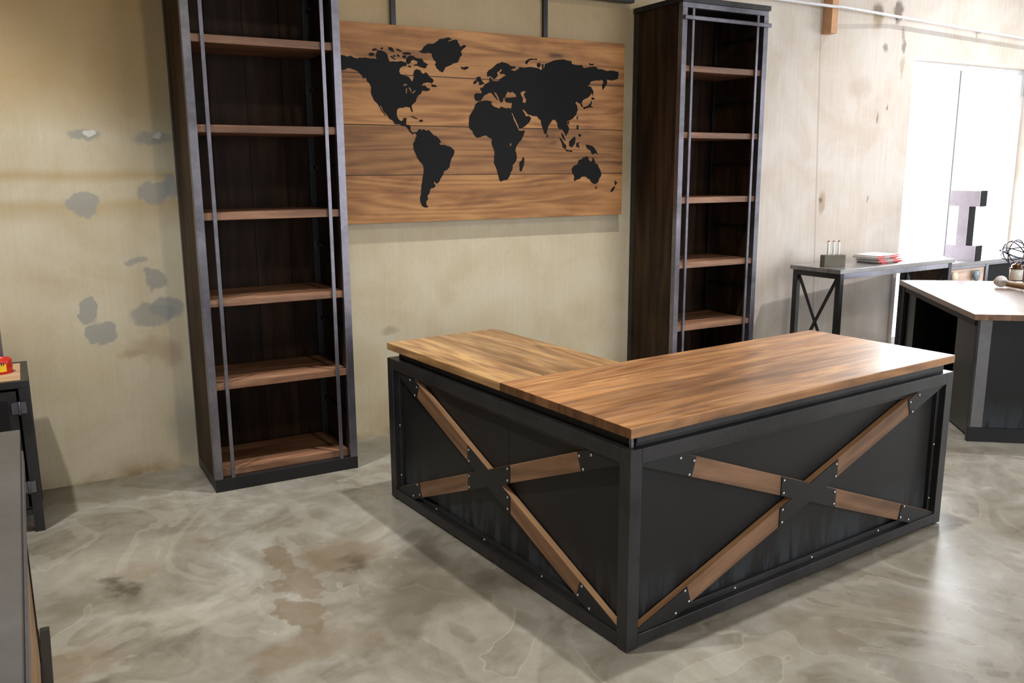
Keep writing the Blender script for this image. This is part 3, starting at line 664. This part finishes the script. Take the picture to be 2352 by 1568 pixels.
land('landmass', c2((260,860),(262,815),(290,805),(340,810),(350,790),(330,760),(330,740),(360,735),(380,700),(410,685),(440,670),(440,630),(455,610),(465,650),(500,662),(555,657),(565,632),(600,612),(640,590),(600,570),(575,577),(560,562),(590,530),(580,512),(558,540),(530,560),(540,590),(520,620),(490,637),(465,610),(440,600),(415,610),(410,560),(430,530),(480,500),(530,450),(590,430),(650,445),(700,480),(750,485),(750,505),(710,515),(700,530),(740,540),(790,515),(800,490),(860,500),(940,490),(1005,502),(1035,508),(1060,530),(1100,490),(1105,455),(1150,440),(1200,415),(1260,405),(1350,405),(1425,420),(1430,455),(1500,470),(1550,465),(1565,500),(1640,490),(1720,490),(1740,515),(1800,520),(1850,540),(1930,535),(1985,550),(1990,590),(1980,635),(1930,650),(1880,650),(1850,640),(1850,690),(1820,740),(1795,770),(1790,710),(1810,670),(1790,645),(1760,655),(1700,655),(1660,665),(1640,700),(1620,715),(1660,730),(1680,770),(1660,820),(1620,860),(1590,870),(1560,890),(1545,930),(1560,965),(1545,970),(1530,930),(1510,925),(1480,905),(1470,930),(1490,950),(1500,1000),(1480,1060),(1440,1110),(1400,1130),(1370,1147),(1375,1180),(1395,1220),(1390,1260),(1360,1320),(1345,1290),(1320,1250),(1302,1225),(1290,1245),(1262,1215),(1255,1170),(1235,1130),(1205,1120),(1180,1150),(1150,1190),(1135,1240),(1120,1300),(1100,1290),(1080,1230),(1060,1160),(1055,1130),(1030,1110),(1010,1080),(960,1078),(900,1060),(880,1030),(845,1000),(835,1010),(860,1050),(880,1085),(910,1075),(940,1105),(920,1150),(880,1190),(810,1230),(795,1225),(780,1180),(750,1120),(720,1050),(700,1030),(697,990),(707,960),(712,920),(640,915),(622,882),(640,855),(720,855),(765,850),(755,820),(715,785),(690,800),(660,785),(640,820),(625,860),(600,870),(605,900),(580,920),(560,890),(550,850),(520,800),(490,785),(510,830),(535,870),(540,895),(510,860),(480,820),(460,800),(430,805),(380,830),(350,870),(340,895),(300,903),(270,890)),
     [c2((810,800),(840,782),(862,778),(880,792),(852,812),(862,850),(882,880),(876,920),(836,916),(842,870),(820,830))], 0.05)
land('landmass', c4((1040,770),(1060,740),(1100,715),(1130,700),(1135,655),(1170,640),(1190,630),(1205,610),(1250,595),(1275,605),(1275,640),(1310,675),(1325,650),(1335,605),(1350,630),(1370,690),(1410,720),(1430,770),(1450,820),(1450,870),(1420,920),(1400,965),(1370,980),(1325,965),(1300,930),(1280,900),(1265,915),(1255,890),(1225,875),(1180,880),(1150,910),(1110,920),(1080,940),(1070,910),(1080,890),(1060,840)))
# straps, dark frame above, conduit, batten
for x, nm in ((2.937, 'dark steel hanging strap above the left half of the world map'), (3.921, 'dark steel hanging strap above the right half of the world map')):
    o = box('hanging_strap', (x-0.014, x+0.014, -0.024, -0.002, MZ1-0.02, 4.2), 'gblack', None, 0); tag(o, nm, 'strap', 'hanging straps above the map')
o = box('wall_rack', (2.95, 4.548, -0.075, -0.03, 2.578, 3.3), 'steel'); tag(o, 'dark steel frame edge hanging on the wall above the map, mostly out of view', 'frame')
bm = bmesh.new(); tube(bm, [(4.60, -0.05, 2.70), (5.832, -0.05, 2.715), (6.317, -0.10, 2.700), (6.42, -0.10, 2.705), (7.098, -0.05, 2.697), (8.80, -0.05, 2.649), (10.9, -0.05, 2.60)], 0.011, 12)
cond = thing('conduit', 'thin white conduit pipe running along the upper right wall', 'pipe', (7, 0, 2.7))
o = obj('pipe', bm, 'white', cond); o.data.transform(Matrix.Translation((-7, 0, -2.7)))
for x in (7.18, 8.2):
    z = 2.697-(x-7.098)*0.0282
    box('clip', (x-0.012-7, x+0.012-7, -0.05, -0.001, z-0.016-2.7, z+0.016-2.7), 'alu', cond, 0.001)
bat = box('wall_batten', (6.335, 6.40, -0.085, -0.001, 2.519, 4.2), 'orange_wood', None, 0.001); tag(bat, 'short length of raw orange lumber fixed upright on the right wall', 'batten')

# ------------------------------------------------------------------ console table by the wall and what stands on it
CL, CD, CH = 1.40, 0.44, 0.845
con = thing('console_table', 'narrow console table with grey washed top and steel X ends by the wall', 'console table', (6.0, -0.135, 0), 0.045)
crx = con.location; cang = 0.045
CB = Matrix.Translation(crx) @ Matrix.Rotation(cang, 4, 'Z')
box('tabletop', (0, CL, -CD, 0, CH-0.03, CH), 'grey_top', con, 0.002)
for x in (0.02, CL-0.06):
    for y in (-CD+0.012, -0.052):
        box('leg', (x, x+0.04, y, y+0.04, 0, CH-0.03), 'steel', con)
    box('end_rail', (x, x+0.04, -CD+0.052, -0.052, CH-0.07, CH-0.03), 'steel', con)
    box('end_rail', (x, x+0.04, -CD+0.052, -0.052, 0.06, 0.10), 'steel', con)
    for s_ in (1, -1):
        bm = bmesh.new(); y0, y1, z0, z1 = -CD+0.052, -0.052, 0.10, CH-0.07
        if s_ < 0: z0, z1 = z1, z0
        d = Vector((0, y1-y0, z1-z0)).normalized(); nrm = Vector((0, -d.z, d.y))*0.012
        xo = x+0.012+(0.006 if s_ > 0 else 0)
        A, B = Vector((xo, y0, z0)), Vector((xo, y1, z1)); q = [A-nrm, B-nrm, B+nrm, A+nrm]
        vv = [bm.verts.new(p) for p in q]+[bm.verts.new(p+Vector((0.006, 0, 0))) for p in q]
        for f in ((3, 2, 1, 0), (4, 5, 6, 7), (0, 1, 5, 4), (1, 2, 6, 5), (2, 3, 7, 6), (3, 0, 4, 7)): bm.faces.new([vv[k] for k in f])
        obj('cross_bar', bm, 'steel', con)
box('long_rail', (0.06, CL-0.06, -CD+0.015, -CD+0.045, CH-0.07, CH-0.03), 'steel_lit', con)
box('long_rail', (0.06, CL-0.06, -0.045, -0.015, CH-0.07, CH-0.03), 'steel', con)
def on(par, p): return par @ Vector(p)
# bud vase block
p = on(CB, (0.17, -0.24, CH)); bv = thing('bud_vase_block', 'small grey wooden block holding three corked test tubes on the console', 'vase', p, -0.30)
box('block', (-0.085, 0.085, -0.03, 0.03, 0, 0.083), 'olive', bv, 0.002)
for x in (-0.042, 0.0, 0.042):
    bm = bmesh.new(); lathe(bm, [(0.0005, 0.048), (0.007, 0.050), (0.0085, 0.056), (0.0085, 0.150), (0.0065, 0.150), (0.0065, 0.056)], (x, 0, 0.028), 14); tb = obj('test_tube', bm, 'tube', bv)
    bm = bmesh.new(); lathe(bm, [(0.006, 0.164), (0.0085, 0.184), (0.0075, 0.186)], (x, 0, 0), 12); obj('cork', bm, 'cork', tb)
# booklets
for k in range(6):
    p = on(CB, (0.545+(0.05, 0.02, 0.035, 0.0, -0.01, 0.01)[k], -0.24, CH+0.0102*k))
    b = thing('booklet', ['booklet lying at the bottom of the red and white stack on the console', 'second booklet from the bottom of the fanned stack', 'third booklet from the bottom of the fanned stack',
        'third booklet from the top of the fanned stack', 'second booklet from the top of the fanned stack', 'white covered booklet lying on top of the fanned stack'][k], 'booklet', p, (0.10, -0.02, 0.06, 0.14, 0.02, 0.09)[k], 'booklets stacked on the console')
    box('pages', (0, 0.27, -0.105, 0.105, 0.0012, 0.0095), 'paper', b, 0)
    for x0, x1, m_, l_ in ((-0.001, 0.085, 'redpaper', 'red part of the spine'), (0.0851, 0.155, 'greypaper', 'grey part of the spine'), (0.1551, 0.271, 'redpaper', 'red part of the spine')):
        box('spine', (x0, x1, -0.1065, -0.1001, 0.0008, 0.0078), m_, b, 0, l_)

# ------------------------------------------------------------------ low sideboards near the glazed opening, with the letter
sb = thing('sideboard', 'low sideboard with whitened top and pale drawer fronts before the bright opening', 'sideboard', (7.43, -0.47, 0), 0.03)
SBH, SL, SD = 0.80, 1.30, 0.40
box('top', (-0.02, SL, 0, SD, SBH-0.03, SBH), 'grey_top', sb, 0.002)
for x in (0, 0.52, SL-0.06):
    box('leg', (x, x+0.04, 0.015, 0.055, 0, SBH-0.03), 'steel_lit', sb); box('leg', (x, x+0.04, SD-0.055, SD-0.015, 0, SBH-0.03), 'steel_lit', sb)
box('rail', (0.04, 0.52, 0.018, 0.05, SBH-0.055, SBH-0.031), 'steel_lit', sb); box('rail', (0.56, SL-0.06, 0.018, 0.05, SBH-0.045, SBH-0.031), 'steel_lit', sb)
box('carcass', (0.041, 0.52, 0.055, SD-0.055, 0.12, SBH-0.06), 'ink', sb, 0)
box('carcass', (0.56, SL-0.06, 0.06, SD-0.055, 0.12, SBH-0.047), 'ink', sb, 0)
dr = box('drawer_front', (0.045, 0.515, 0.025, 0.054, SBH-0.20, SBH-0.058), 'pinkwood', sb, 0.002)
for x, m in ((0.06, 'knobl'), (0.36, 'knobg')):
    bm = bmesh.new(); lathe(bm, [(0.012, -0.03), (0.012, -0.008), (0.045, -0.006), (0.048, 0.004), (0.030, 0.014), (0.001, 0.018)][::-1], (0, 0, 0), 20)
    bm.transform(Matrix.Translation((x, -0.005, SBH-0.115)) @ Matrix.Rotation(math.pi/2, 4, 'X')); obj('knob', bm, m, dr, label='cream oval knob' if m == 'knobl' else 'blue-grey faceted knob')
box('side_panel', (0.006, 0.034, 0.056, SD-0.056, 0.10, SBH-0.032), 'brown', sb, 0)
# marquee letter I
lt = thing('marquee_letter', 'large white metal letter I with black sides standing on the sideboard', 'letter', (7.715, -0.35, SBH), 0.0)
I_ = [(-.12, 0), (.12, 0), (.12, .125), (.04, .125), (.04, .44), (.12, .44), (.12, .565), (-.12, .565), (-.12, .44), (-.04, .44), (-.04, .125), (-.12, .125)]
bm = bmesh.new(); prism(bm, I_, lambda a_, b_, t_: Vector((a_, t_, b_)), -0.004, 0.0); obj('face', bm, 'lilac', lt)
bm = bmesh.new(); prism(bm, I_, lambda a_, b_, t_: Vector((a_, t_, b_)), 0.0001, 0.12); obj('side_return', bm, 'ink', lt)
lt.rotation_euler[2] = -1.42

# ------------------------------------------------------------------ second desk on the right
d2 = thing('corner_desk', 'black steel desk with brown wooden top, turned at an angle on the right', 'desk', (5.66, -1.83, 0), math.radians(51))
L2, W2_, H2 = 1.52, 1.00, 0.745       # x runs away along the open side, -y runs right along the closed front
box('tabletop', (-0.03, L2, -W2_, 0.03, H2-0.034, H2), 'walnut_top', d2, 0.002)
box('front_panel', (0.0, 0.012, -W2_+0.04, -0.075, 0.085, H2-0.035), 'panel', d2, 0)
box('front_strip', (-0.002, 0.012, -0.075, -0.012, 0.085, H2-0.035), 'sheet', d2, 0, 'paler brushed strip')
box('corner_post', (-0.001, 0.03, -0.012, 0.0, 0.0, H2-0.035), 'steel', d2)
box('kick_board', (-0.006, 0.02, -W2_+0.04, -0.001, 0.0, 0.083), 'plate', d2)
box('pedestal', (0.03, 0.42, -0.60, -0.03, 0.012, H2-0.036), 'gblack', d2, 0)
box('pedestal', (L2-0.30, L2-0.05, -0.60, -0.01, 0.012, H2-0.036), 'gblack', d2, 0)
box('pedestal_post', (L2-0.085, L2-0.045, -0.009, 0.012, 0.0, H2-0.036), 'plate', d2)
box('top_rail', (0.03, L2-0.09, -0.03, 0.008, H2-0.075, H2-0.036), 'plate', d2)
box('back_panel', (0.42, L2-0.30, -0.56, -0.54, 0.012, H2-0.036), 'gblack', d2, 0)
box('footrest', (0.42, L2-0.30, -0.50, -0.20, 0.16, 0.19), 'plate', d2)
D2M = Matrix.Translation(d2.location) @ Matrix.Rotation(d2.rotation_euler[2], 4, 'Z')
# things on the second desk
def px_on(px, z):
    return Vector(px + (z,))
lg = thing('log_piece', 'short pale log lying on the brown desk top with a round paper tag', 'log', (6.85, -1.20, H2+0.030), -1.90)
bm = bmesh.new(); lathe(bm, [(0.001, -0.01), (0.020, -0.008), (0.022, 0.0), (0.021, 0.14), (0.022, 0.30), (0.020, 0.31), (0.001, 0.312)], (0, 0, 0), 16, 'X'); obj('log', bm, 'log', lg)
tg = bmesh.new(); lathe(tg, [(0.001, 0.0), (0.040, 0.0), (0.040, 0.0012), (0.001, 0.0012)], (0, 0, 0), 28)
TGM = Matrix.Translation((0.085, -0.040, 0.014)) @ Matrix.Rotation(1.90, 4, 'Z') @ Vector((-0.80, -0.50, 0.35)).to_track_quat('Z', 'Y').to_matrix().to_4x4()
tg.transform(TGM)
tagm = obj('price_tag', tg, 'paper', lg)
fc = bpy.data.curves.new('tag_lettering', 'FONT'); fc.body = '1100'; fc.size = 0.028; fc.extrude = 0.0003; fc.align_x = 'CENTER'; fc.align_y = 'CENTER'; fc.shear = 0.3
ft = bpy.data.objects.new('tag_tmp', fc); C.objects.link(ft); dg = bpy.context.evaluated_depsgraph_get(); tm = bpy.data.meshes.new_from_object(ft.evaluated_get(dg)); bpy.data.objects.remove(ft); tm.materials.clear()
fo = bpy.data.objects.new('tag_lettering', tm); C.objects.link(fo); fo.data.materials.append(M['gblack']); fo.parent = tagm
fo.matrix_local = TGM @ Matrix.Translation((0, -0.004, 0.0016))
ws = thing('wire_armillary', 'open wire globe ornament on a thin stem at the right picture edge', 'ornament', (7.34, -1.03, H2))
bm = bmesh.new(); tube(bm, [(0, 0, 0), (0, 0, 0.085)], 0.004, 8); lathe(bm, [(0.04, 0.0), (0.038, 0.006), (0.004, 0.010)], (0, 0, 0), 16); obj('stem', bm, 'wire', ws)
for k, (ax, ang) in enumerate((('X', 1.57), ('X', 1.0), ('Y', 1.2), ('X', 0.35), ('Y', -0.4))):
    bm = bmesh.new(); Rg = Matrix.Translation((0, 0, 0.185)) @ Matrix.Rotation(ang, 4, ax)
    tube(bm, [Rg @ Vector((0.10*math.cos(a_*math.tau/32), 0.10*math.sin(a_*math.tau/32), 0)) for a_ in range(33)], 0.0042, 6, False); obj('ring', bm, 'wire', ws)
bm = bmesh.new(); tube(bm, [(-0.17, 0.02, 0.215), (0.13, -0.02, 0.125)], 0.0025, 6); lathe(bm, [(0.001, -0.008), (0.008, 0), (0.001, 0.008)], (-0.17, 0.02, 0.215), 8); obj('arrow', bm, 'wire', ws)
cj = thing('candle_jar', 'frosted candle jar with bronze lid in a wire stand on the brown desk', 'candle', (7.14, -1.16, H2))
bm = bmesh.new(); lathe(bm, [(0.001, 0.02), (0.040, 0.02), (0.044, 0.026), (0.044, 0.095), (0.040, 0.098), (0.001, 0.098)], (0, 0, 0), 22); obj('jar', bm, 'cand', cj)
bm = bmesh.new(); lathe(bm, [(0.046, 0.098), (0.046, 0.104), (0.034, 0.108), (0.036, 0.122), (0.026, 0.132), (0.010, 0.136), (0.010, 0.142), (0.001, 0.146)], (0, 0, 0), 20); obj('lid', bm, 'bronze', cj)
for k in range(3):
    a_ = k*math.tau/3+0.5; bm = bmesh.new(); c_, s_ = math.cos(a_)*0.052, math.sin(a_)*0.052
    tube(bm, [(c_*1.2, s_*1.2, 0), (c_, s_, 0.02), (c_, s_, 0.11)], 0.004, 7); obj('stand_leg', bm, 'bronze', cj)

# ------------------------------------------------------------------ steel cabinet and tin, bottom left
AX, AH, A0, A1 = 1.0, 0.68, -0.56, -0.11
cab = thing('steel_cabinet', 'low blackened steel cabinet with plywood top standing by the left wall', 'cabinet', (AX, A0, 0))
Wc, Dc = 0.95, A1-A0
for x in (-0.04, -Wc):
    for y in (0, Dc-0.04):
        box('leg', (x, x+0.04, y, y+0.04, 0, AH-0.0305), 'steel', cab)
bm = bmesh.new()
for d in ((-Wc, 0, 0, 0.028), (-Wc, 0, Dc-0.028, Dc)): bx(bm, d[0], d[1], d[2], d[3], AH-0.03, AH)
for d in ((-0.028, 0), (-Wc, -Wc+0.028)): bx(bm, d[0], d[1], 0.028, Dc-0.028, AH-0.03, AH)
obj('top_frame', bm, 'steel', cab, 0.001)
box('top_board', (-Wc+0.028, -0.028, 0.028, Dc-0.028, AH-0.024, AH-0.002), 'ply', cab, 0)
box('side_panel', (-0.034, -0.030, 0.04, Dc-0.04, 0.10, AH-0.03), 'gblack', cab, 0)
box('back_panel', (-Wc+0.04, -0.04, Dc-0.012, Dc-0.008, 0.10, AH-0.03), 'panel', cab, 0)
box('floor_panel', (-Wc+0.04, -0.036, 0.012, Dc-0.014, 0.105, 0.115), 'panel', cab, 0)
box('rail', (-Wc+0.04, -0.04, 0.0, 0.03, 0.08, 0.104), 'steel', cab)
door_ = box('door', (-0.46, -0.050, 0.004, 0.024, 0.112, AH-0.042), 'steel', cab)
box('door_pane', (-0.42, -0.085, 0.0, 0.0035, 0.15, AH-0.08), 'panel', door_, 0)
for z in (0.56, 0.205):
    hb = bmesh.new(); bx(hb, -0.072, -0.047, -0.009, 0.0035, z-0.02, z+0.03); bx(hb, -0.040, -0.016, -0.009, -0.0005, z-0.02, z+0.03); tube(hb, [(-0.043, -0.010, z-0.024), (-0.043, -0.010, z+0.034)], 0.0055, 10)
    obj('hinge', hb, 'steel_lit', door_, 0.001)
box('door', (-Wc+0.05, -0.465, 0.004, 0.024, 0.112, AH-0.042), 'steel', cab)
tin = thing('round_tin', 'red round tin with a yellow label on the plywood cabinet top', 'tin', (0.895, -0.325, AH-0.002))
bm = bmesh.new(); lathe(bm, [(0.001, 0.0), (0.050, 0.0), (0.050, 0.058), (0.047, 0.064), (0.044, 0.064), (0.044, 0.058), (0.001, 0.058)], (0, 0, 0), 32); obj('body', bm, 'red', tin)
bm = bmesh.new()
def wrap(a0, a1, z0, z1, r, n=10):
    vs = []
    for k in range(n+1):
        a_ = a0+(a1-a0)*k/n
        vs.append([bm.verts.new((rr*math.cos(a_), rr*math.sin(a_), z)) for rr, z in ((r, z0), (r, z1), (r-0.0008, z1), (r-0.0008, z0))])
    for k in range(n):
        for j in range(4): bm.faces.new([vs[k][j], vs[k][(j+1) % 4], vs[k+1][(j+1) % 4], vs[k+1][j]])
    bm.faces.new(vs[0]); bm.faces.new(vs[-1][::-1])
wrap(-2.3, -1.0, 0.012, 0.046, 0.0508); lab = obj('label_band', bm, 'yellow', tin)
bm = bmesh.new()
for k in range(5): wrap(-1.85+0.15*k, -1.78+0.15*k, 0.040, 0.053, 0.0516, 2)
obj('label_print', bm, 'gblack', lab)
o = box('upright_bar', (0.885, 0.912, -0.235, -0.215, AH-0.002, 0.86), 'sheet'); tag(o, 'grey galvanized upright bar behind the red tin on the cabinet', 'bar')
# ------------------------------------------------------------------ workbench in the left foreground
wb = thing('workbench', 'grey sheet-steel topped workbench cut off at the lower left corner', 'workbench', (0.98, -1.90, 0))
box('worktop', (-1.1, 0.0, -1.9, 0, 0.806, 0.82), 'sheet', wb, 0.0015)
box('edge_tube', (-0.024, 0.006, -1.9, -0.17, 0.765, 0.8055), 'sheet', wb, 0.002)
box('side_panel', (-0.03, -0.014, -1.9, -0.22, 0.20, 0.7645), 'amber', wb, 0.001)
box('panel_edge', (-0.034, -0.010, -0.2195, -0.205, 0.20, 0.7645), 'plate', wb, 0.001)
box('base_tube', (-0.012, 0.014, -1.9, 0.0, 0.16, 0.1995), 'steel', wb, 0.002)
for x in (-0.05, -1.1):
    for y in (-0.05, -1.9): box('leg', (x, x+0.036, y, y+0.045, 0, 0.1995 if x > -1 else 0.806), 'steel', wb)
box('end_panel', (-1.06, -0.05, -0.24, -0.225, 0.16, 0.805), 'plate', wb, 0)
